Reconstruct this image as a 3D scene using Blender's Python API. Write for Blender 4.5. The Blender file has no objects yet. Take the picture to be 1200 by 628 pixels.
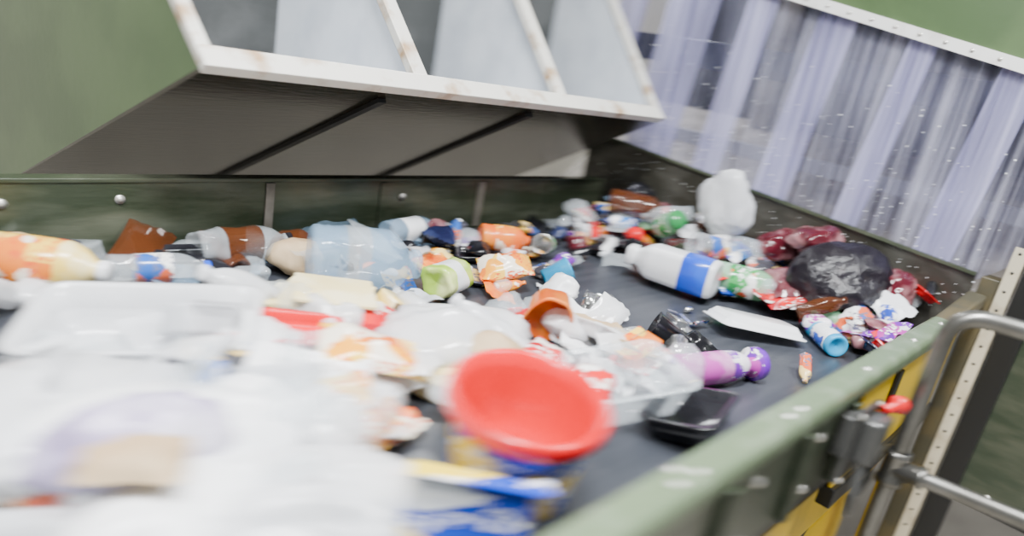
import bpy, math, random
from mathutils import Vector, Matrix, noise, Euler
R=random.Random(7)
C=bpy.context.collection
# ---------------------------------------------------------------- materials
def nm(name):
    m=bpy.data.materials.new(name); m.use_nodes=True
    nt=m.node_tree; return m,nt,nt.nodes['Principled BSDF'],nt.nodes['Material Output']
def coords(nt,scale=(1,1,1)):
    tc=nt.nodes.new('ShaderNodeTexCoord'); mp=nt.nodes.new('ShaderNodeMapping'); mp.inputs['Scale'].default_value=scale
    nt.links.new(tc.outputs['Object'],mp.inputs[0]); return mp.outputs[0]
def mat(name,c,rough=.5,metal=0,c2=None,ns=8,lo=.45,hi=.6,stretch=(1,1,1),transp=0,bump=0,bs=30,spec=.5,transl=0):
    m,nt,p,out=nm(name)
    p.inputs['Base Color'].default_value=(*c,1); p.inputs['Roughness'].default_value=rough; p.inputs['Metallic'].default_value=metal
    p.inputs['Specular IOR Level'].default_value=spec
    v=None
    if c2 is not None or bump: v=coords(nt,stretch)
    if c2 is not None:
        n=nt.nodes.new('ShaderNodeTexNoise'); n.inputs['Scale'].default_value=ns; n.inputs['Detail'].default_value=6
        r=nt.nodes.new('ShaderNodeValToRGB'); r.color_ramp.elements[0].position=lo; r.color_ramp.elements[1].position=hi
        r.color_ramp.elements[0].color=(*c,1); r.color_ramp.elements[1].color=(*c2,1)
        nt.links.new(v,n.inputs[0]); nt.links.new(n.outputs[0],r.inputs[0]); nt.links.new(r.outputs[0],p.inputs['Base Color'])
    if bump:
        n=nt.nodes.new('ShaderNodeTexNoise'); n.inputs['Scale'].default_value=bs; n.inputs['Detail'].default_value=4
        b=nt.nodes.new('ShaderNodeBump'); b.inputs['Strength'].default_value=bump; b.inputs['Distance'].default_value=.01
        nt.links.new(v,n.inputs[0]); nt.links.new(n.outputs[0],b.inputs['Height']); nt.links.new(b.outputs[0],p.inputs['Normal'])
    last=p.outputs[0]
    if transl:
        t=nt.nodes.new('ShaderNodeBsdfTranslucent'); t.inputs[0].default_value=(*c,1)
        x=nt.nodes.new('ShaderNodeMixShader'); x.inputs[0].default_value=transl
        nt.links.new(last,x.inputs[1]); nt.links.new(t.outputs[0],x.inputs[2]); last=x.outputs[0]
    if transp:
        t=nt.nodes.new('ShaderNodeBsdfTransparent')
        x=nt.nodes.new('ShaderNodeMixShader'); x.inputs[0].default_value=transp
        nt.links.new(last,x.inputs[1]); nt.links.new(t.outputs[0],x.inputs[2]); last=x.outputs[0]
    nt.links.new(last,out.inputs[0])
    return m
def prnt(name,cols,scale=12,rough=.2,stretch=(1,1,1),text=(.9,.9,.88)):
    m,nt,p,out=nm(name); p.inputs['Roughness'].default_value=rough
    v=coords(nt,stretch)
    n=nt.nodes.new('ShaderNodeTexVoronoi'); n.inputs['Scale'].default_value=scale; n.distance='MANHATTAN'
    s=nt.nodes.new('ShaderNodeSeparateColor'); r=nt.nodes.new('ShaderNodeValToRGB'); cr=r.color_ramp; cr.interpolation='CONSTANT'
    while len(cr.elements)<len(cols): cr.elements.new(.5)
    for i,c in enumerate(cols):
        cr.elements[i].position=i/len(cols); cr.elements[i].color=(*c,1)
    L=nt.links.new
    L(v,n.inputs['Vector']); L(n.outputs['Color'],s.inputs[0]); L(s.outputs[0],r.inputs[0])
    v2=coords(nt,(1,1,3)); a=nt.nodes.new('ShaderNodeTexNoise'); a.inputs['Scale'].default_value=70; a.inputs['Detail'].default_value=1
    g=nt.nodes.new('ShaderNodeTexNoise'); g.inputs['Scale'].default_value=11
    L(v2,a.inputs[0]); L(v2,g.inputs[0])
    t1=nt.nodes.new('ShaderNodeMath'); t1.operation='GREATER_THAN'; t1.inputs[1].default_value=.54
    t2=nt.nodes.new('ShaderNodeMath'); t2.operation='GREATER_THAN'; t2.inputs[1].default_value=.52
    mu=nt.nodes.new('ShaderNodeMath'); mu.operation='MULTIPLY'
    L(a.outputs[0],t1.inputs[0]); L(g.outputs[0],t2.inputs[0]); L(t1.outputs[0],mu.inputs[0]); L(t2.outputs[0],mu.inputs[1])
    mx=nt.nodes.new('ShaderNodeMix'); mx.data_type='RGBA'; mx.inputs['B'].default_value=(*text,1)
    L(mu.outputs[0],mx.inputs['Factor']); L(r.outputs[0],mx.inputs['A']); L(mx.outputs['Result'],p.inputs['Base Color'])
    return m
W=(.88,.88,.89)
M=dict(
 green=mat('green_painted_steel',(.072,.118,.046),.36,0,(.055,.094,.036),3,bump=.05),
 rail=mat('worn_green_paint',(.12,.165,.095),.33,0,(.20,.24,.17),14,.5,.75,bump=.1),
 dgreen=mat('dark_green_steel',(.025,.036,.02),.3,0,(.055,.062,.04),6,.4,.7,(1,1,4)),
 panel=mat('scuffed_panel_steel',(.04,.052,.03),.25,.2,(.13,.14,.10),5,.42,.72,(.5,1,2.5),bump=.08),
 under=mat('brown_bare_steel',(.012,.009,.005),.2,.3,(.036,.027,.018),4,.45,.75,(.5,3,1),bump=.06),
 seam=mat('black_seam',(.002,.002,.002),.6),
 rust=mat('rusty_cream_lip',(.70,.68,.62),.45,.1,(.40,.25,.13),11,.53,.74,bump=.2),
 binw=mat('worn_grey_paint',(.70,.74,.79),.38,0,(.57,.61,.67),6,.4,.7,bump=.05),
 binshade=mat('painted_bin_shade',(.05,.052,.05),.5,0,(.08,.082,.08),4),  # shade at the back of the bins, painted as dark grey
 belt=mat('rubber_belt',(.034,.038,.047),.33,0,(.06,.064,.076),4,.35,.75,(.35,6,1),bump=.1,bs=60),
 plate=mat('dirty_end_plate',(.045,.043,.034),.26,.3,(.12,.115,.10),7,.45,.8,(1,1,2),bump=.06),
 galv=mat('galvanised_pipe',(.21,.205,.19),.3,.85,(.12,.115,.10),9,.4,.7),
 zinc=mat('zinc_strip',(.80,.80,.77),.4,.1,(.66,.64,.60),10,.5,.7),
 bolt=mat('bolt_head',(.62,.6,.56),.3,.6),
 cream=mat('cream_slotted_angle',(.55,.49,.36),.5,0,(.36,.29,.19),8,.5,.7),
 brown=mat('olive_brown_post',(.10,.08,.04),.4,0,(.06,.055,.035),5),
 black=mat('black_painted_steel',(.010,.010,.010),.35),
 yellow=mat('yellow_painted_frame',(.84,.55,.01),.35,0,(.62,.42,.02),6,.5,.8),
 grey=mat('grey_switch_housing',(.085,.085,.082),.3,.4,(.05,.05,.048),10),
 red=mat('red_plastic',(.70,.004,.010),.22,0,(.58,.004,.008),6,.5,.7),
 floor=mat('concrete_floor',(.42,.39,.34),.6,0,(.35,.32,.28),2,bump=.05),
 wall=mat('beige_wall',(.76,.72,.63),.7,0,(.71,.67,.58),1.5),
 wgrey=mat('grey_wall',(.27,.28,.29),.7,0,(.23,.24,.25),1.5),
 ceil=mat('ceiling_paint',(.42,.42,.42),.8,0,(.38,.38,.38),2),
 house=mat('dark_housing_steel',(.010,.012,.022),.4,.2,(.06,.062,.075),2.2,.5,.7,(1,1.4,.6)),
 slope=mat('dusty_chute_steel',(.16,.14,.115),.5,.1,(.34,.31,.27),9,.4,.7),
 rib=mat('grey_rib_steel',(.22,.22,.24),.5,.1,(.3,.3,.31),9,.4,.7),
 white=mat('white_plastic',W,.28,0,(.74,.76,.79),4,.4,.7,transl=.1),
 film=mat('white_film',(.87,.875,.89),.14,0,(.70,.72,.76),3,.4,.7,transp=.24,transl=.18,bump=.2,bs=9),
 clear=mat('clear_plastic',(.68,.74,.78),.05,transp=.70,bump=.2,bs=25),
 cblue=mat('pale_blue_clear_plastic',(.36,.54,.74),.05,transp=.62,bump=.15,bs=20),
 cgreen=mat('pale_green_clear_plastic',(.28,.60,.34),.06,transp=.42,bump=.2),
 brownp=mat('brown_clear_plastic',(.10,.03,.01),.06,transp=.3),
 blue=mat('blue_plastic',(.01,.06,.55),.2,0,(.015,.10,.65),8),
 cyan=mat('cyan_plastic',(.01,.32,.62),.22,0,(.03,.40,.70),8),
 purple=mat('purple_plastic',(.16,.015,.48),.22,0,(.25,.04,.56),8),
 pink=mat('pink_purple_plastic',(.48,.06,.38),.25,0,(.66,.36,.58),10),
 orange=mat('orange_plastic',(.78,.13,.01),.25,0,(.82,.26,.03),8),
 yel=mat('yellow_plastic',(.86,.60,.12),.25,0,(.88,.80,.50),8),
 lime=mat('lime_plastic',(.36,.55,.06),.25,0,(.66,.72,.3),8),
 gre=mat('green_label_plastic',(.02,.22,.06),.25,0,(.15,.40,.12),10),
 blk=mat('black_plastic',(.006,.006,.008),.18,0,(.018,.018,.022),8),
 net=mat('black_netting',(.008,.006,.010),.28,transp=.12,bump=.5,bs=60),
 maroon=mat('maroon_film',(.08,.008,.015),.12,0,(.30,.14,.15),8),
 card=mat('cardboard',(.42,.29,.16),.7,0,(.54,.40,.24),7),
 cardy=mat('pale_yellow_card',(.78,.64,.30),.6,0,(.84,.74,.46),8),
 foil=mat('aluminium_foil',(.75,.75,.74),.18,.9,(.45,.45,.45),12,bump=.4),
 lav=mat('lavender_film',(.42,.34,.56),.3,0,(.74,.71,.82),6,.4,.6,transl=.2),
 dblue=mat('dark_blue_film',(.010,.012,.04),.15,0,(.03,.04,.10),6),
)
M['lblT']=prnt('tub_label_print',[(.01,.04,.45),(.015,.07,.55),(.88,.58,.02),(.01,.04,.42),(.015,.07,.55),(.70,.01,.02)],11)
M['lblB']=prnt('carton_print',[(.9,.64,.02),(.015,.06,.5),(.9,.66,.03),(.82,.84,.88),(.02,.08,.55)],8,stretch=(.7,1,2.0))
M['lblO']=prnt('juice_print',[(.88,.36,.02),(.86,.78,.64),(.88,.56,.08),(.80,.20,.02),(.88,.66,.22)],16,text=(.75,.1,.02))
M['lblR']=prnt('crisp_print',[(.60,.01,.02),(.70,.02,.02),(.80,.74,.68),(.40,.01,.02)],22)
M['lblG']=prnt('jar_print',[(.02,.26,.06),(.80,.80,.74),(.06,.38,.10),(.75,.10,.03)],24)
M['lblM']=prnt('mixed_print',[(.82,.82,.80),(.70,.12,.04),(.84,.84,.82),(.03,.12,.45),(.80,.58,.22),(.05,.05,.06)],18,text=(.15,.15,.22))
M['lblU']=prnt('blue_print',[(.02,.08,.50),(.80,.82,.85),(.03,.20,.58),(.015,.05,.35)],20)
M['lblP']=prnt('purple_print',[(.18,.02,.40),(.8,.74,.82),(.42,.04,.34),(.12,.015,.30)],20)
def pvc(name,c0,c1,t0,t1,tint):
    m,nt,p,out=nm(name)
    v=coords(nt,(1,30,.5))
    n=nt.nodes.new('ShaderNodeTexNoise'); n.inputs['Scale'].default_value=1.0; n.inputs['Detail'].default_value=2.5
    v2=coords(nt,(1,3,1.3)); b=nt.nodes.new('ShaderNodeTexNoise'); b.inputs['Scale'].default_value=1.3; b.inputs['Detail'].default_value=2
    r=nt.nodes.new('ShaderNodeValToRGB'); e=r.color_ramp.elements
    e[0].position=.35; e[0].color=(*c0,1); e[1].position=.68; e[1].color=(*c1,1)
    L=nt.links.new
    L(v,n.inputs[0]); L(v2,b.inputs[0]); L(n.outputs[0],r.inputs[0]); L(r.outputs[0],p.inputs['Base Color'])
    p.inputs['Roughness'].default_value=.1
    av=nt.nodes.new('ShaderNodeMath'); av.operation='ADD'; L(n.outputs[0],av.inputs[0]); L(b.outputs[0],av.inputs[1])
    mr=nt.nodes.new('ShaderNodeMapRange'); mr.inputs[1].default_value=.8; mr.inputs[2].default_value=1.3; mr.inputs[3].default_value=t0; mr.inputs[4].default_value=t1
    L(av.outputs[0],mr.inputs[0])
    t=nt.nodes.new('ShaderNodeBsdfTransparent'); t.inputs[0].default_value=(*tint,1)
    x=nt.nodes.new('ShaderNodeMixShader')
    L(mr.outputs[0],x.inputs[0]); L(p.outputs[0],x.inputs[1]); L(t.outputs[0],x.inputs[2]); L(x.outputs[0],out.inputs[0])
    return m
M['pvc']=pvc('clear_pvc_strip',(.30,.30,.44),(.62,.62,.78),.92,.50,(.90,.90,.97))
M['pvcb']=pvc('overlapping_pvc_strip',(.34,.33,.58),(.60,.59,.84),.62,.32,(.80,.80,.97))
# ---------------------------------------------------------------- mesh helpers
def make(name,geo,mats,parent=None,smooth=True,loc=None,rot=None):
    v,f,fm=geo
    me=bpy.data.meshes.new(name); me.from_pydata([tuple(a) for a in v],[],f); me.update()
    if not isinstance(mats,(list,tuple)): mats=[mats]
    for m in mats: me.materials.append(M[m] if isinstance(m,str) else m)
    for i,p in enumerate(me.polygons):
        p.use_smooth=smooth
        if fm: p.material_index=fm[i]
    o=bpy.data.objects.new(name,me); C.objects.link(o)
    if loc: o.location=loc
    if rot: o.rotation_euler=rot
    if parent: o.parent=parent
    return o
def group(name):
    e=bpy.data.objects.new(name,None); e.empty_display_size=.1; C.objects.link(e); return e
def boxg(lo,hi):
    v=[(x,y,z) for x in (lo[0],hi[0]) for y in (lo[1],hi[1]) for z in (lo[2],hi[2])]
    f=[(0,1,3,2),(4,6,7,5),(0,4,5,1),(2,3,7,6),(0,2,6,4),(1,5,7,3)]
    return v,f,None
def box(name,lo,hi,m,parent=None,bev=0,rot=None,loc=None):
    o=make(name,boxg(lo,hi),m,parent,False,loc,rot)
    if bev:
        b=o.modifiers.new('b','BEVEL'); b.width=bev; b.segments=3; b.limit_method='ANGLE'
        for p in o.data.polygons: p.use_smooth=True
        n=o.modifiers.new('w','WEIGHTED_NORMAL')
    return o
def beam(name,p,q,w,h,m,parent,upv=(0,0,1),bev=0):
    p=Vector(p);q=Vector(q); d=(q-p); L=d.length; d.normalize(); s=d.cross(Vector(upv)).normalized(); u=s.cross(d)
    v,f,_=boxg((0,-w/2,-h/2),(L,w/2,h/2))
    o=make(name,(v,f,None),m,parent,False)
    o.matrix_basis=Matrix.Translation(p)@Matrix((d,s,u)).transposed().to_4x4()
    if bev:
        b=o.modifiers.new('b','BEVEL'); b.width=bev; b.segments=2
    return o
def pipe(name,pts,r,m,parent,fillet=None):
    cu=bpy.data.curves.new(name,'CURVE'); cu.dimensions='3D'; cu.bevel_depth=r; cu.bevel_resolution=6; cu.use_fill_caps=True
    P=[Vector(a) for a in pts]
    if fillet:
        Q=[P[0]]
        for i in range(1,len(P)-1):
            a=(P[i-1]-P[i]).normalized(); b=(P[i+1]-P[i]).normalized()
            for k in range(9):
                t=k/8; A=P[i]+a*fillet; B=P[i]+b*fillet
                Q.append((1-t)**2*A+2*t*(1-t)*P[i]+t*t*B)
        Q.append(P[-1]); P=Q
    s=cu.splines.new('POLY'); s.points.add(len(P)-1)
    for k,a in enumerate(P): s.points[k].co=(*a,1)
    cu.materials.append(M[m]); o=bpy.data.objects.new(name,cu); C.objects.link(o); o.parent=parent; return o
def lathe(prof,n=28,dent=0,seed=0,sq=0):
    v=[];f=[];fm=[]
    k=len(prof)
    for (r,z,m) in prof:
        for i in range(n):
            a=2*math.pi*i/n; rr=r
            if dent: rr*=1+dent*noise.noise(Vector((math.cos(a)*1.3,math.sin(a)*1.3,z*14+seed)))
            x,y=math.cos(a)*rr,math.sin(a)*rr
            if sq:
                q=max(abs(math.cos(a)),abs(math.sin(a))); x*=(1-sq)+sq/q*.92; y*=(1-sq)+sq/q*.92
            v.append((x,y,z))
    for j in range(k-1):
        for i in range(n):
            f.append((j*n+i,j*n+(i+1)%n,(j+1)*n+(i+1)%n,(j+1)*n+i)); fm.append(prof[j][2])
    return v,f,fm
def bottleg(r,h,dent=0,seed=0,lab=(.25,.6),cap=.3,sq=0,capr=.34):
    n=r*capr
    P=[(0.001,.012*1,0),(r*.6,.006,0),(r*.85,0,0),(r*.97,r*.1,0),(r,r*.25,0)]
    P+=[(r*.965,h*.12,0),(r,h*.15,0),(r*.965,h*.18,0),(r,h*lab[0]-.002,0)]
    P+=[(r*1.012,h*lab[0],1),(r*1.012,h*(lab[0]+lab[1])/2,1),(r*1.012,h*lab[1],0),(r,h*lab[1]+.002,0)]
    P+=[(r*.97,h*.7,0),(r*.8,h*.78,0),(r*.5,h*.86,0),(n,h*.9,0),(n,h*.915,0),(n*1.25,h*.918,0),(n*1.25,h*.925,2),(n*1.25,h*.985,2),(n*1.1,h,2),(0.001,h,2)]
    return lathe(P,32,dent,seed,sq)
def bagg(sx,sy,sz,seed,amp=.28,sub=4,cr=1.0,sm=1.0):
    import bmesh
    bm=bmesh.new(); bmesh.ops.create_icosphere(bm,subdivisions=sub,radius=1)
    for v in bm.verts:
        p=v.co.copy(); s=Vector((seed*3.1,seed*1.7,seed))
        w=Vector((noise.noise(p*1.3+s),noise.noise(p*1.3-s),noise.noise(p*1.3+s*2)))*.6
        p2=Vector((p.x*.7,p.y*1.3,p.z))+w
        n1=noise.noise(p*1.1+s); n2=(1-2*abs(noise.noise(p2*2.2*cr+s*2))); n3=(1-2*abs(noise.noise(p2*5*cr+s)))
        k=1+amp*(1.3*n1+.6*n2+.25*sm*n3)
        q=p*k
        if q.z<0: q.z*=.55
        v.co=Vector((q.x*sx/2,q.y*sy/2,q.z*sz*.6))
    g=([v.co[:] for v in bm.verts],[tuple(a.index for a in f.verts) for f in bm.faces],None)
    bm.free(); return g
def packetg(l,w,t,seed,n=14):
    v=[];f=[]
    for s in (1,-1):
        for i in range(n+1):
            for j in range(n+1):
                u=i/n*2-1; q=j/n*2-1
                e=max(0,(1-abs(u)**3))*max(0,1-q*q)**.6
                nz=noise.noise(Vector((u*1.8+seed,q*1.8,s*.6)))+.5*(1-2*abs(noise.noise(Vector((u*4+seed,q*4,s*2.)))))
                zz=s*t/2*e*(1+.5*nz)+.25*t*noise.noise(Vector((u+seed,q,0)))
                if abs(u)>.88: zz+=.004*math.sin(j*3)
                v.append((u*l/2*(1-.04*q*q),q*w/2*(1-.12*(1-u*u)*.6),zz))
    N=(n+1)**2
    for s in (0,1):
        for i in range(n):
            for j in range(n):
                a=s*N+i*(n+1)+j; q=(a,a+n+1,a+n+2,a+1)
                f.append(q if s==0 else q[::-1])
    return v,f,None
def sheetg(l,w,amp,seed,n=16,fold=0):
    v=[];f=[]
    for i in range(n+1):
        for j in range(n+1):
            u=i/n-.5;q=j/n-.5
            z=amp*(noise.noise(Vector((u*3+seed,q*3,0)))+.7*(1-2*abs(noise.noise(Vector((u*6+seed,q*6,3))))))
            z+=fold*abs(u)
            x=u*l*(1+.1*noise.noise(Vector((q*5,seed,0)))); y=q*w*(1+.1*noise.noise(Vector((u*5,seed,5))))
            v.append((x,y,z))
    for i in range(n):
        for j in range(n):
            a=i*(n+1)+j; f.append((a,a+n+1,a+n+2,a+1))
    return v,f,None
def rr(l,w,r,z,n=5):
    o=[]
    for cx,cy,a0 in ((l/2-r,w/2-r,0),(-l/2+r,w/2-r,90),(-l/2+r,-w/2+r,180),(l/2-r,-w/2+r,270)):
        for k in range(n+1):
            a=math.radians(a0+90*k/n); o.append((cx+r*math.cos(a),cy+r*math.sin(a),z))
    return o
def loft(loops,mats=None,cap0=True,cap1=True,dent=0,seed=0):
    n=len(loops[0]); v=[];f=[];fm=[]
    for L in loops:
        for p in L:
            p=Vector(p)
            if dent: p+=dent*Vector((noise.noise(p*9+Vector((seed,0,0))),noise.noise(p*9+Vector((0,seed,0))),.6*noise.noise(p*9+Vector((0,0,seed)))))
            v.append(p[:])
    for j in range(len(loops)-1):
        for i in range(n):
            f.append((j*n+i,j*n+(i+1)%n,(j+1)*n+(i+1)%n,(j+1)*n+i)); fm.append(mats[j] if mats else 0)
    if cap0: f.append(tuple(range(n))[::-1]); fm.append(0)
    if cap1: b=(len(loops)-1)*n; f.append(tuple(range(b,b+n))); fm.append(0)
    return v,f,fm
def trayg(l,w,h,dent=.0,seed=0,ribs=True):
    r=min(l,w)*.14; k=.86; t=.003
    L=[rr(l*k,w*k,r,0),rr(l*.97*.97,w*.97*.97,r,h*.5),rr(l*.965,w*.965,r,h*.55),rr(l,w,r,h),rr(l+.025,w+.025,r+.01,h),rr(l+.025,w+.025,r+.01,h+.004),rr(l-t,w-t,r,h+.004),rr(l*.96,w*.96,r,h*.55),rr(l*k-.006,w*k-.006,r,.004)]
    return loft(L,dent=dent,seed=seed)
def cartong(l,w,h,dent=.012,seed=1):
    r=.004
    L=[rr(l,w,r,0,2)]+[rr(l,w,r,h*i/5,2) for i in range(1,6)]
    v,f,fm=loft(L,dent=dent,seed=seed)
    b=len(v)
    v+= [(-l/2,-w/2,h),(l/2,-w/2,h),(l/2,-w/2-w*.3,h*1.1),(-l/2,-w/2-w*.3,h*1.1),
         (l/2,-w/2,h),(l/2,w/2,h),(l/2+l*.14,w*.42,h*1.08),(l/2+l*.14,-w*.42,h*1.08)]
    f+=[(b,b+1,b+2,b+3),(b+4,b+5,b+6,b+7)]; fm+=[0,0]
    return v,f,fm
def settle(o,x,y,z0=0,rot=(0,0,0)):
    o.rotation_euler=rot
    m=Euler(rot).to_matrix()
    vs=[m@v.co for v in o.data.vertices]
    mz=min(v.z for v in vs)
    cx=(max(v.x for v in vs)+min(v.x for v in vs))/2; cy=(max(v.y for v in vs)+min(v.y for v in vs))/2
    o.location=(x-cx,y-cy,z0-mz+.001); return o
rad=math.radians
def bolts(name,pts,nrm,r,m,parent):
    n=Vector(nrm).normalized(); q=Vector((0,0,1)).rotation_difference(n).to_matrix()
    V=[];F=[]
    for p in pts:
        v,f,_=lathe([(r*1.5,0,0),(r*1.5,r*.25,0),(r,r*.25,0),(r*.95,r*.6,0),(r*.5,r*.9,0),(.0001,r,0)],12)
        b=len(V); V+=[tuple(q@Vector(a)+Vector(p)) for a in v]; F+=[tuple(b+i for i in a) for a in f]
    return make(name,(V,F,None),m,parent)
# ---------------------------------------------------------------- camera
fw=Vector((.7119,.6357,-.298)).normalized(); up=Vector((.0943,.3369,.937)); up=(up-fw*up.dot(fw)).normalized(); rt=fw.cross(up)
cd=bpy.data.cameras.new('camera'); co=bpy.data.objects.new('camera',cd); C.objects.link(co)
co.matrix_world=Matrix.Translation((0,0,.75))@Matrix((rt,up,-fw)).transposed().to_4x4()
cd.lens=24; cd.sensor_width=36; cd.clip_start=.02
cd.dof.use_dof=True; cd.dof.focus_distance=2.1; cd.dof.aperture_fstop=1.35; cd.dof.aperture_ratio=.2
bpy.context.scene.camera=co
# ---------------------------------------------------------------- room
box('floor',(-3,-4,-1.4),(7,5,-1.3),'floor')
box('ceiling',(-3,-4,3.6),(7,5,3.7),'ceil')
box('wall_back',(-3,4.6,-1.3),(7,4.7,3.6),'wall')
box('wall_front',(-3,-4.1,-1.3),(7,-4,3.6),'wgrey')
box('wall_left',(-3.1,-4.1,-1.3),(-3,4.7,3.6),'wgrey')
box('wall_right',(7,-4.1,-1.3),(7.1,4.7,3.6),'wgrey')
for i,(x,y,e) in enumerate([(.4,.3,350),(2.1,-.9,230),(-1.6,.6,240),(3.4,3.7,170),(5.2,-1.2,60)]):  # unseen lamps, added to light the closed room and the bins
    g=group('added_ceiling_lamp' if i==0 else 'added_ceiling_lamp.%03d'%i)
    box('housing',(x-.65,y-.25,3.5),(x+.65,y+.25,3.6),'ceil',g,.01)
    l=bpy.data.lights.new('added_area_light','AREA'); l.shape='RECTANGLE'; l.size=1.2; l.size_y=.4; l.energy=e; l.color=(.965,.985,1)
    lo=bpy.data.objects.new('added_area_light',l); lo.location=(x,y,3.48); C.objects.link(lo); lo.parent=g
w=bpy.data.worlds.new('world'); bpy.context.scene.world=w; w.use_nodes=True; w.node_tree.nodes['Background'].inputs[0].default_value=(.8,.85,.9,1); w.node_tree.nodes['Background'].inputs[1].default_value=.5
# ---------------------------------------------------------------- conveyor
cv=group('conveyor')
box('belt',(-1.8,.40,-.02),(2.87,2.06,0),'belt',cv)
box('belt_bed',(-1.8,.42,-.1),(2.86,2.05,-.022),'black',cv)
box('side_panel_back',(-1.8,2.061,-.12),(2.87,2.075,.215),'panel',cv)
box('side_flange_back',(-1.8,2.058,.205),(2.87,2.11,.219),'panel',cv,.003)
for i,x in enumerate((1.05,1.5,2.0,2.45)):
    box('panel_joint_%d'%i,(x,2.054,.01),(x+.03,2.06,.204),'slope' if i in(0,2) else 'panel',cv,.002)
bolts('panel_bolts',[(.262,2.06,.15),(.345,2.06,.152),(.62,2.06,.158),(1.6,2.052,.15),(-.3,2.06,.15)],(0,-1,0),.009,'bolt',cv)
box('side_rail_cap',(-1.8,.335,.145),(2.5,.404,.2),'rail',cv,.018)
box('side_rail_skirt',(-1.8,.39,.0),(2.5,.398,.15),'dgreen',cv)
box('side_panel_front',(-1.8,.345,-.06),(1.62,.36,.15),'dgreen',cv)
for i,x in enumerate((.6,1.0,1.33,1.6)):
    box('front_rib_%d'%i,(x,.327,-.06),(x+.03,.345,.145),'dgreen',cv,.004)
bp=[(x,.36,.2) for x in (.5,.56,.85,.91,1.25,1.31,1.7,2.1,2.4)]+[(.53,.385,.2),(.88,.385,.2)]
bolts('rail_bolts',bp,(0,0,1),.006,'bolt',cv)
bolts('front_panel_bolts',[(x,.345,z) for x in (.8,1.15,1.45) for z in (.1,-.03)],(0,-1,0),.008,'bolt',cv)
beam('rail_end_link',(2.5,.372,.17),(2.87,.36,.22),.06,.05,'brown',cv,bev=.01)
ey=2.87
pv=[(ey,2.2,-.1),(ey,.38,-.1),(ey,.387,.305),(ey,2.2,.439)]
make('end_plate',(pv+[(a+.012,b,c) for a,b,c in pv],[(0,1,2,3),(7,6,5,4),(3,2,6,7),(1,5,6,2),(0,3,7,4),(0,4,5,1)],None),'plate',cv,False)
beam('end_plate_edge',(ey-.004,2.2,.439),(ey-.004,.387,.305),.02,.012,'panel',cv)
for x in (-1.4,.3,1.75):
    beam('leg_%.0f'%(x*10),(x,.5,-.1),(x,.5,-1.3),.08,.08,'black',cv,(1,0,0)); beam('leg_b%.0f'%(x*10),(x,1.95,-.1),(x,1.95,-1.3),.08,.08,'black',cv,(1,0,0))
box('lower_beam',(-1.8,.36,-.12),(1.9,.41,-.08),'black',cv)
beam('brace_1',(1.3,.4,-.12),(1.95,.40,-.75),.04,.04,'black',cv)
# ---------------------------------------------------------------- pull switch
sw=group('emergency_stop_switch')
box('mounting_plate',(1.52,.30,-.02),(1.66,.310,.16),'grey',sw,.006)
box('bracket',(1.55,.31,.03),(1.63,.344,.13),'grey',sw,.004)
box('switch_body',(1.545,.258,.035),(1.635,.30,.145),'grey',sw,.012)
bolts('screws',[(1.53,.30,.15),(1.65,.30,.15),(1.53,.30,-.01),(1.65,.30,-.01)],(0,-1,0),.006,'bolt',sw)
o=make('red_button',lathe([(.011,-.03,0),(.011,.008,0),(.018,.010,0),(.022,.018,0),(.018,.03,0),(.001,.034,0)],24),'red',sw); o.rotation_euler=(rad(20),rad(75),0); o.location=(1.655,.275,.155)
pipe('cable_1',[(1.56,.275,.04),(1.54,.265,-.03),(1.56,.265,-.09),(1.66,.29,-.10)],.009,'grey',sw,.02)
pipe('cable_2',[(1.63,.275,.04),(1.64,.265,-.02),(1.66,.28,-.08)],.008,'black',sw,.02)
# ---------------------------------------------------------------- handrail
hr=group('guard_rail')
pipe('post_and_top',[(1.757,.246,-1.3),(1.757,.246,.385),(1.84,-.05,.385),(2.1,-1.0,.385)],.0195,'galv',hr,.07)
pipe('mid_pipe',[(1.757,.246,-.02),(1.81,-.016,-.02),(2.0,-.96,-.02)],.018,'galv',hr)
make('clamp_post',lathe([(.022,-.045,0),(.029,-.045,0),(.029,-.03,0),(.026,-.025,0),(.026,.025,0),(.029,.03,0),(.029,.045,0),(.022,.045,0)],24),'galv',hr,loc=(1.757,.246,-.02))
c2=make('clamp_pipe',lathe([(.02,0,0),(.027,0,0),(.025,.05,0),(.028,.052,0),(.028,.068,0),(.02,.068,0)],24),'galv',hr,loc=(1.757,.246,-.02)); c2.rotation_euler=(rad(90),0,rad(11))
make('base_flange',lathe([(.001,.02,0),(.03,.02,0),(.06,.012,0),(.06,0,0)],24),'galv',hr,loc=(1.757,.246,-1.3))
# ---------------------------------------------------------------- end machine frame
mf=group('machine_frame')
box('main_post',(2.89,.315,-1.3),(2.98,.372,.30),'brown',mf,.004)
box('slotted_angle',(2.885,.272,-1.3),(2.892,.312,.43),'cream',mf)
box('slotted_angle_return',(2.892,.272,-1.3),(2.95,.278,.43),'cream',mf)
bolts('angle_bolts',[(2.885,.293,z/100) for z in range(-120,42,7)],(-1,0,0),.0035,'black',mf)
box('black_channel',(2.9,.19,-1.3),(2.97,.265,.42),'black',mf,.004)
box('outer_panel',(2.93,-.9,-.52),(2.95,.19,.18),'dgreen',mf)
box('outer_panel_edge',(2.925,-.9,-.54),(2.955,.19,-.52),'black',mf)
bolts('outer_panel_bolts',[(2.93,y/100,z) for y in range(-80,18,18) for z in (.14,-.48)],(-1,0,0),.008,'bolt',mf)
yl=group('yellow_machine_frame')
box('side_guard',(1.85,.372,-.20),(2.84,.384,.13),'yellow',yl,.004)
box('guard_post',(2.62,.374,-1.3),(2.72,.395,-.20),'yellow',yl,.004)
for i,x in enumerate((2.10,2.66)):
    box('dark_strap_%d'%i,(x,.360,-.22),(x+.04,.372,.10),'black',yl,.003)
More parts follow.
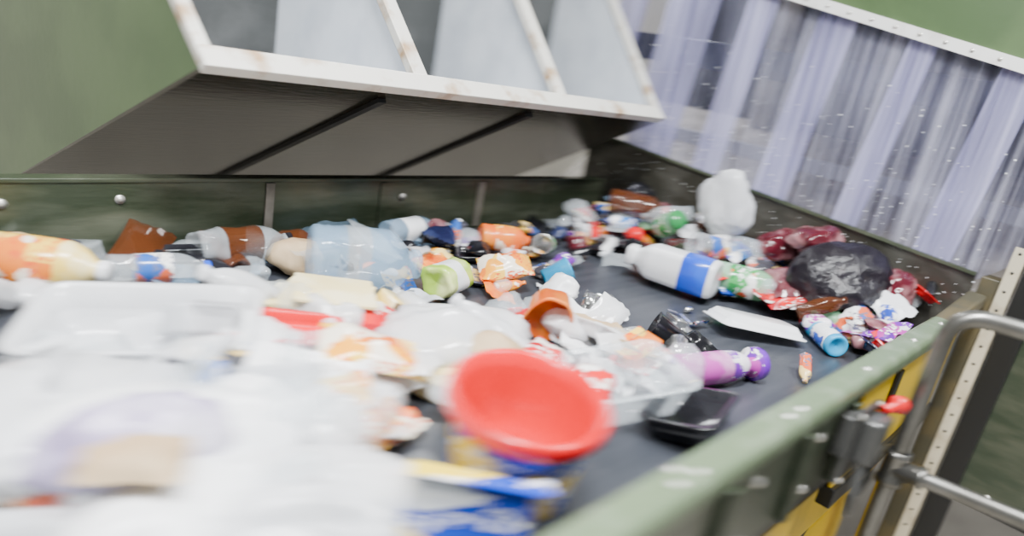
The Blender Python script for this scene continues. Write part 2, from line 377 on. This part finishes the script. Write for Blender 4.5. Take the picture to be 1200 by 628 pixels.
box('dark_sill',(1.85,.36,-.26),(2.86,.40,-.20),'black',yl,.004)
box('lower_beam',(1.3,.43,-.46),(2.86,.47,-.29),'yellow',yl,.006)
box('bottom_beam',(1.3,.5,-.90),(2.86,.56,-.66),'yellow',yl,.006)
box('inner_guard',(1.3,.9,-.75),(2.86,.92,-.15),'yellow',yl)
beam('diagonal',(1.5,.49,-1.1),(2.3,.49,-.44),.05,.06,'black',yl)
# ---------------------------------------------------------------- strip curtain
sc=group('pvc_strip_curtain')
top=lambda y:1.157+.186*(y-1.286)
bot=lambda y:(.305+.074*(y-.387)-.03) if y>.387 else .275+1.1*(.387-y)
k=-.095
def strip(name,yc,wd,X,m,ph):
    n=max(8,int(wd/.0115)); v=[];f=[]
    for i in range(n+1):
        y0=yc+wd/2-wd*i/n
        zb=bot(y0); zt=1.02+.186*(y0-.9)+.16
        for j in range(5):
            z=zb+(zt-zb)*j/4; yy=y0+k*(z-.3)
            v.append((X+(.0025 if i%2 else 0)+.002*math.sin(ph*2),yy,z))
    for i in range(n):
        for j in range(4):
            a=i*5+j; f.append((a,a+1,a+6,a+5))
    make(name,(v,f,None),m,sc,False)
cs_=[2.55,2.21,1.88,1.55,1.22,.885,.55,.22,-.11,-.44]
for i in range(9):
    yc=(cs_[i]+cs_[i+1])/2
    strip('strip_%d'%(i+1),yc,.335,2.912,'pvc',i)
for i,y in enumerate(cs_[1:]):
    strip('overlap_%d'%(i+1),y,(.16,.26,.13,.15,.10,.13,.14,.12,.14)[i],2.899,'pvcb',i+.5)
beam('clamp_strip',(2.875,2.6,top(2.6)),(2.875,-.8,top(-.8)),.008,.042,'zinc',sc)
bolts('clamp_bolts',[(2.871,y/100,top(y/100)) for y in range(-70,240,9)],(-1,0,0),.005,'bolt',sc)
pv=[(2.88,2.6,top(2.6)),(2.88,-.9,top(-.9)),(2.88,-.9,1.9),(2.88,2.6,1.9)]
make('header_panel',(pv+[(a+.015,b,c) for a,b,c in pv],[(0,1,2,3),(7,6,5,4),(3,2,6,7),(1,5,6,2),(0,3,7,4),(0,4,5,1)],None),'green',sc,False)
rh=group('receiving_chute')
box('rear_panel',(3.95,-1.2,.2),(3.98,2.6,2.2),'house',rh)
v=[(3.05,-1.2,.0),(3.05,2.6,.0),(3.95,2.6,.62),(3.95,-1.2,.62)]
make('sloped_floor',(v,[(0,1,2,3)],None),'slope',rh,False)
box('added_shade_roof',(2.95,-1.2,2.0),(3.98,2.6,2.03),'house',rh)  # unseen cover, added to keep lamplight off the space behind the curtain
for i,y in enumerate((-.5,.25,1.0,1.75)):
    box('rib_%d'%i,(3.88,y,.6),(3.95,y+.12,2.0),'slope' if i%2 else 'rib',rh,.005)
box('blue_crossbar',(3.6,-1.2,.85),(3.7,2.6,1.0),'dblue',rh,.005)
box('crossbar',(3.4,-1.2,.45),(3.48,2.6,.52),'rib',rh,.005)
fl=[];ff=[]
for i in range(360):
    y=R.uniform(.35,2.1); 
    if R.random()<.3: z=R.uniform(.1,bot(y)+.0); x=2.868
    else: z=bot(y)+abs(R.gauss(0,.25))+.03; x=2.892
    if z>top(y)-.05: continue
    s=R.uniform(.0015,.005); b=len(fl); a=R.uniform(0,6)
    for q in range(4):
        fl.append((x-R.uniform(0,.002),y+s*math.cos(a+q*1.57),z+s*math.sin(a+q*1.57)*R.uniform(.4,1)))
    ff.append((b,b+1,b+2,b+3))
make('debris_flecks',(fl,ff,None),'white',cv,False)
# ---------------------------------------------------------------- hood
hd=group('discharge_chute')
xs=[.69,1.358,2.027,2.695]
def fl_x(x,y):
    t=(x-.69)/2.005; return x+(y-1.7)*(-.165*(1-t)+.24*t)
zu=lambda y:.575-.5*(y-1.7)
zf=lambda y:.592+.98*(y-1.7)
yb=3.3
def plate(name,pts,th,m,parent):
    p=[Vector(a) for a in pts]; n=(p[1]-p[0]).cross(p[2]-p[0]).normalized()*th
    k=len(p); v=[a[:] for a in p]+[(a+n)[:] for a in p]
    f=[tuple(range(k)),tuple(range(2*k-1,k-1,-1))]+[(i,i+k,(i+1)%k+k,(i+1)%k) for i in range(k)]
    return make(name,(v,f,None),m,parent,False)
ymid=2.75
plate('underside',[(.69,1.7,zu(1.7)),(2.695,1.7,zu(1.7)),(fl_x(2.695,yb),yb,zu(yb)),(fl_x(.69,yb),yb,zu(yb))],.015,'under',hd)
def sidep(name,x,m,th):
    return plate(name,[(x,1.705,zu(1.7)+.012),(fl_x(x,yb),yb,zu(yb)),(fl_x(x,yb),yb,zf(ymid)),(fl_x(x,ymid),ymid,zf(ymid)),(x,1.705,zf(1.7))],th,m,hd)
sidep('side_left',.69,'green',.012); 
for i in (1,2): sidep('divider_%d'%i,xs[i],'binw',.012)
sidep('side_right',2.683,'green',.01)
plate('liner_left',[(.703,1.72,zu(1.72)+.02),(fl_x(.703,yb),yb,zu(yb)+.02),(fl_x(.703,yb),yb,zf(ymid)-.01),(fl_x(.703,ymid),ymid,zf(ymid)-.02),(.703,1.72,zf(1.7))],.003,'binw',hd)
plate('liner_right',[(2.675,1.72,zu(1.72)+.02),(fl_x(2.675,yb),yb,zu(yb)+.02),(fl_x(2.675,yb),yb,zf(ymid)-.01),(fl_x(2.675,ymid),ymid,zf(ymid)-.02),(2.675,1.72,zf(1.7))],.003,'binw',hd)
plate('chute_floor',[(.70,1.72,zu(1.72)+.022),(2.68,1.72,zu(1.72)+.022),(fl_x(2.68,yb),yb,zu(yb)+.022),(fl_x(.70,yb),yb,zu(yb)+.022)],.003,'binw',hd)
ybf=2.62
plate('shaded_rear_wall',[(fl_x(.70,ybf),ybf,zu(ybf)+.03),(fl_x(2.68,ybf),ybf,zu(ybf)+.03),(fl_x(2.68,ybf),ybf,zf(ybf)-.03),(fl_x(.70,ybf),ybf,zf(ybf)-.03)],.004,'binshade',hd)  # bin back wall, its dark colour stands in for shade
plate('rear_panel',[(fl_x(.69,yb),yb,zu(yb)),(fl_x(2.695,yb),yb,zu(yb)),(fl_x(2.695,yb),yb,zf(ymid)),(fl_x(.69,yb),yb,zf(ymid))],.012,'green',hd)
plate('top_panel',[(fl_x(.69,ymid),ymid,zf(ymid)),(fl_x(2.695,ymid),ymid,zf(ymid)),(fl_x(2.695,yb),yb,zf(ymid)),(fl_x(.69,yb),yb,zf(ymid))],.012,'green',hd)
beam('lip_bar',(.685,1.716,.600),(2.70,1.716,.600),.062,.034,'rust',hd,upv=(0,-.7,.7),bev=.003)
for i,x in enumerate(xs):
    xx=x+(.012 if i==0 else (-.012 if i==3 else 0))
    a=Vector((xx,1.712,.592)); L=1.46
    e=Vector((fl_x(xx,1.7+L*.714),1.7+L*.714,.592+L*.70))
    beam('frame_bar_%d'%(i+1),a,e,.054 if 0<i<3 else .036,.03,'rust',hd,upv=(0,-.7,.7),bev=.003)
for i,x in enumerate((1.25,1.9)):
    a=(fl_x(x,1.76),1.76,zu(1.76)-.007); b=(fl_x(x+.0,yb),yb,zu(yb)-.007)
    beam('underside_seam_%d'%(i+1),a,b,.03,.012,'seam',hd)

# ================================================================ WASTE
def put(name,geo,mats,x,y,z0=0,rot=(0,0,0),smooth=True):
    return settle(make(name,geo,mats,None,smooth),x,y,z0,tuple(rad(a) for a in rot))
LIE=90
tub=[(.001,.004,0),(.100,.0,0),(.112,.004,0),(.114,.012,1),(.120,.09,1),(.125,.15,1),(.127,.156,2),(.140,.158,2),(.144,.165,2),(.144,.188,2),(.139,.193,2),(.130,.190,2),(.122,.16,2),(.114,.08,2),(.104,.008,2),(.001,.008,2)]
put('confectionery_tub',lathe(tub,48),['lblT','lblT','red'],.84,.655,.0,(6,-3,0))
put('printed_carton',cartong(.19,.065,.12,.008,3),['lblB'],.665,.585,0,(-12,4,-42),False)
put('juice_bottle',bottleg(.062,.29,.05,1,lab=(.2,.66)),['yel','lblO','white'],.37,1.80,.02,(0,LIE,-40))
put('plastic_storage_tray',trayg(.40,.27,.11,.01,2),['film'],.45,1.33,.0,(4,-3,-28))
B=lambda *a:bagg(*a,amp=.25,cr=.8,sm=.8)
put('white_carrier_bag',B(.42,.30,.14,1),['film'],.20,1.10,0,(0,0,10))
put('white_carrier_bag.001',B(.46,.28,.14,2),['white'],.42,.95,0,(0,0,-8))
put('white_carrier_bag.002',B(.32,.22,.12,3),['film'],.48,.74,0,(0,0,-20))
put('white_carrier_bag.003',B(.32,.22,.12,4),['white'],.32,.82,0,(0,0,12))
put('white_carrier_bag.004',B(.38,.24,.13,5),['film'],1.08,1.10,0,(0,0,-25))
put('lavender_film_bag',B(.22,.14,.12,6),['lav'],.29,.91,.07)
put('brown_paper_packet',packetg(.13,.09,.04,16),['card'],.27,.83,.13,(10,0,-30))
put('clear_film_bag',B(.30,.20,.12,8),['clear'],.60,.93,.02)
put('white_carton',cartong(.2,.14,.1,.01,5),['white'],.62,1.02,0,(8,5,-35),False)
put('milk_carton',cartong(.09,.09,.22,.008,8),['lblM'],.50,1.12,.03,(80,0,-50),False)
put('water_bottle',bottleg(.10,.32,.1,3,lab=(.3,.5),sq=.2),['cblue','clear','cblue'],1.10,1.57,0,(0,LIE,-25))
put('water_bottle.001',bottleg(.04,.24,.1,4),['clear','lblM','blue'],.62,1.75,.02,(0,LIE,-10))
put('water_bottle.002',bottleg(.045,.27,.1,5),['cblue','white','white'],1.55,1.9,.02,(0,LIE,10))
put('crushed_drink_bottle',bottleg(.055,.30,.3,15),['clear','brownp','blk'],.88,1.82,.02,(0,LIE,5))
cs=group('cardboard_sheet_stack')
for i in range(9):
    o=make('sheet_%d'%(i+1),loft([rr(.27-.010*i,.2,.01,0),rr(.27-.010*i,.2,.01,.006)],dent=.012,seed=i),'cardy',cs,False)
    settle(o,.80+.010*i,1.44-.012*i,.013*i+.001*i,(rad(R.uniform(-2,2)),rad(R.uniform(-3,3)),rad(-35+R.uniform(-14,14))))
put('red_food_tray',trayg(.16,.1,.03,.006,5),['red'],.72,1.20,.07,(10,6,-20))
put('lime_juice_bottle',bottleg(.055,.2,.3,21,lab=(.2,.55)),['lime','white','white'],1.37,1.46,0,(0,LIE,20))
put('orange_detergent_bottle',bottleg(.05,.2,.05,6),['orange','lblO','brownp'],1.82,1.70,.03,(0,LIE,-30))
put('orange_pouch',packetg(.18,.12,.07,12),['lblO'],1.60,1.46,.02,(15,-10,-30))
put('cyan_cup',lathe([(.001,.003,0),(.032,0,0),(.04,.09,0),(.043,.092,0),(.043,.096,0),(.038,.095,0),(.03,.006,0),(.001,.006,0)],32),['cyan'],1.80,1.39,.0,(60,0,60))
put('food_tin',lathe([(.001,.004,0),(.037,.004,0),(.039,0,0),(.039,.006,0),(.037,.01,1),(.037,.04,1),(.0365,.045,1),(.037,.05,1),(.037,.1,0),(.039,.104,0),(.039,.11,0),(.036,.11,0),(.035,.012,0),(.001,.01,0)],32),['foil','lblG'],1.97,1.62,.02,(75,0,-60))
put('orange_plastic_tub',lathe([(.001,.003,0),(.05,0,0),(.065,.07,0),(.070,.072,0),(.070,.08,0),(.063,.08,0),(.048,.006,0),(.001,.006,0)],32,.25,4),['orange'],1.36,1.05,.03,(110,20,-40))
put('orange_wrapper',packetg(.22,.15,.05,3),['lblO'],.80,1.06,.07,(8,10,-30))
put('red_white_packet',packetg(.2,.14,.05,6),['lblR'],.95,1.25,.03,(8,10,20))
put('cardboard_carton',cartong(.17,.1,.06,.01,12),['card'],1.50,1.01,0,(6,4,-25),False)
put('cardboard_carton.001',cartong(.12,.1,.06,.01,14),['card'],1.52,.86,0,(12,10,15),False)
put('cardboard_carton.002',cartong(.16,.12,.05,.01,15),['cardy'],.98,.98,0,(6,-8,25),False)
put('clear_food_container',trayg(.26,.18,.09,.008,3),['clear'],1.28,.73,0,(8,-6,-20))
put('black_food_tray',trayg(.22,.15,.05,.004,4),['blk'],1.36,.60,0,(-14,0,12))
put('shampoo_bottle',bottleg(.044,.36,.04,7,lab=(.05,.60),capr=.85),['lblP','pink','purple'],1.66,.70,0,(0,LIE,-16))
put('black_cup',lathe([(.001,.003,0),(.03,0,0),(.045,.1,0),(.048,.102,0),(.048,.106,0),(.043,.105,0),(.028,.006,0),(.001,.006,0)],32,.1),['blk'],1.73,.90,0,(70,0,-150))
put('crushed_can',lathe([(.001,.004,0),(.025,.004,0),(.033,.012,1),(.028,.05,1),(.033,.1,1),(.026,.115,0),(.001,.112,0)],32,.3,2),['foil','foil'],1.66,.82,0,(0,80,30))
put('foil_wrapper',sheetg(.16,.12,.03,3),['foil'],1.78,1.18,.0,(0,0,30))
put('paper_scrap',sheetg(.14,.09,.02,6),['white'],1.73,1.12,0,(0,0,-10))
put('milk_jug',bottleg(.075,.35,.03,8,lab=(.07,.36),sq=.5,capr=.45),['white','blue','white'],2.27,1.22,.02,(0,-LIE,-76))
put('green_tint_bottle',bottleg(.06,.28,.12,9),['cgreen','lblG','white'],2.45,1.02,.02,(0,LIE,-60))
put('white_foam_tray',trayg(.29,.16,.03,.010,8),['white'],2.19,.83,.0,(172,4,-40))
put('blue_spray_bottle',bottleg(.038,.24,0,1,lab=(.1,.5),capr=.6),['cyan','lblU','red'],2.37,.67,0,(0,LIE,45))
put('black_net_bag',bagg(.36,.32,.24,21,.22),['net'],2.66,.76,.05)
put('maroon_wrapper',bagg(.16,.14,.12,22),['maroon'],2.74,.60,.12)
put('maroon_wrapper.001',bagg(.20,.18,.12,23),['maroon'],2.74,.90,.2)
put('white_translucent_bag',bagg(.12,.20,.27,24,.26,cr=.9),['film'],2.70,1.29,.16)
put('brown_drink_bottle',bottleg(.055,.26,.08,10),['brownp','brownp','red'],2.60,1.66,.14,(0,LIE,-60))
put('sauce_jar',lathe([(.001,0,0),(.045,0,0),(.05,.01,0),(.05,.03,1),(.05,.1,0),(.04,.125,0),(.036,.13,2),(.04,.132,2),(.04,.15,2),(.001,.152,2)],32),['cgreen','lblG','gre'],2.58,1.46,.10,(50,40,-60))
put('snack_packet',packetg(.2,.14,.06,5),['lblR'],2.50,.86,.03,(10,-20,-40))
put('crumpled_food_packet',bagg(.16,.13,.12,26),['lblM'],2.52,.61,0)
put('clear_bottle_crushed',bottleg(.05,.26,.25,12),['clear','lblM','white'],2.55,1.22,.1,(0,LIE,-20))
put('pink_bag',bagg(.2,.14,.12,27),['maroon'],2.76,1.05,.14)
put('blue_wrapper',packetg(.17,.13,.06,9),['dblue'],1.62,1.82,.02,(10,10,40))
palF=['white','film','clear','lblM','blk','lblR','cblue','lblG','brownp','maroon','foil','orange','card','dblue','cgreen','lblO','lblU','lblP','red','yel']
keep=[(.84,.655,.20),(.665,.585,.15)]
def pile(name,clusters,pal):
    V=[];F=[];FM=[]
    for (cx,cy,sx,sy,zf_,cnt,smin,smax,ws) in clusters:
        for i in range(cnt):
            x=cx+R.uniform(-sx,sx); y=cy+R.uniform(-sy,sy); s=R.uniform(smin,smax); sd=R.uniform(0,90)
            y=min(max(y,.45+s/2),2.03-s/2); x=min(x,2.84-s/2)
            if any(math.hypot(x-a,y-b)<c+s*.3 for a,b,c in keep): continue
            t=R.random()
            if t<.28: g=bagg(s,s*.8,s*.6,sd,.3,3,sm=.7)
            elif t<.52: g=packetg(s*1.3,s*.9,s*.3,sd,8)
            elif t<.70: g=sheetg(s*1.4,s,s*.16,sd,8)
            elif t<.87: g=bottleg(s*.26,s*1.6,.25,sd)
            elif t<.94: g=cartong(s,s*.6,s*.5,.01,sd)
            else: g=trayg(s*1.2,s*.8,s*.25,.008,sd)
            m=Euler((R.uniform(-.5,.5)+(1.5 if .70<t<.87 else 0),R.uniform(-.4,.4),R.uniform(0,6.3))).to_matrix()
            vs=[m@Vector(a) for a in g[0]]; mz=min(a.z for a in vs)
            z0=zf_(x,y)*R.uniform(.2,1)-mz
            mi=R.choice(ws); b=len(V)
            V+=[(a.x+x,a.y+y,a.z+z0) for a in vs]; F+=[tuple(b+q for q in a) for a in g[1]]; FM+=[mi]*len(g[1])
    return make(name,(V,F,FM),pal)
P=palF; ix=lambda *n:[P.index(a) for a in n]
flat=lambda x,y:.0
heap=lambda x,y:max(0,(x-2.25)*.34)
pile('mixed_waste_pile',[
 (2.62,1.15,.28,.75,heap,125,.05,.14,ix('white','clear','lblM','lblR','clear','maroon','brownp','blk','foil','clear','cgreen','lblM','cblue','lblU','lblP','red','blk','brownp','dblue')),
 (2.2,1.74,.55,.26,flat,50,.06,.13,ix('blk','dblue','clear','brownp','lblO','lblM','clear','maroon','foil','clear','lblP','blk')),
 (1.0,1.86,.9,.16,flat,42,.08,.16,ix('clear','cblue','dblue','film','brownp','blk','card','clear','blk')),
 (1.5,1.5,.35,.25,flat,18,.05,.11,ix('lblO','white','lblM','blk','clear','card','lblU','orange')),
 (1.25,.95,.38,.28,lambda x,y:.04,46,.06,.15,ix('white','film','clear','lblM','card','lblO','clear','film','lblR')),
 (.95,1.35,.25,.2,lambda x,y:.02,16,.07,.14,ix('white','film','clear','yel','lblO','card')),
 (.55,1.15,.35,.3,lambda x,y:.04,30,.1,.17,ix('white','film','clear','film','clear','lblM','lblO')),
 (.40,.88,.25,.22,lambda x,y:.04,22,.1,.16,ix('white','film','white','film','clear')),
 (.75,.84,.2,.14,lambda x,y:.02,18,.06,.11,ix('white','film','card','lblM','lblO')),
 (1.9,.85,.3,.25,flat,8,.03,.07,ix('white','blk','foil','lblM')),
],P)
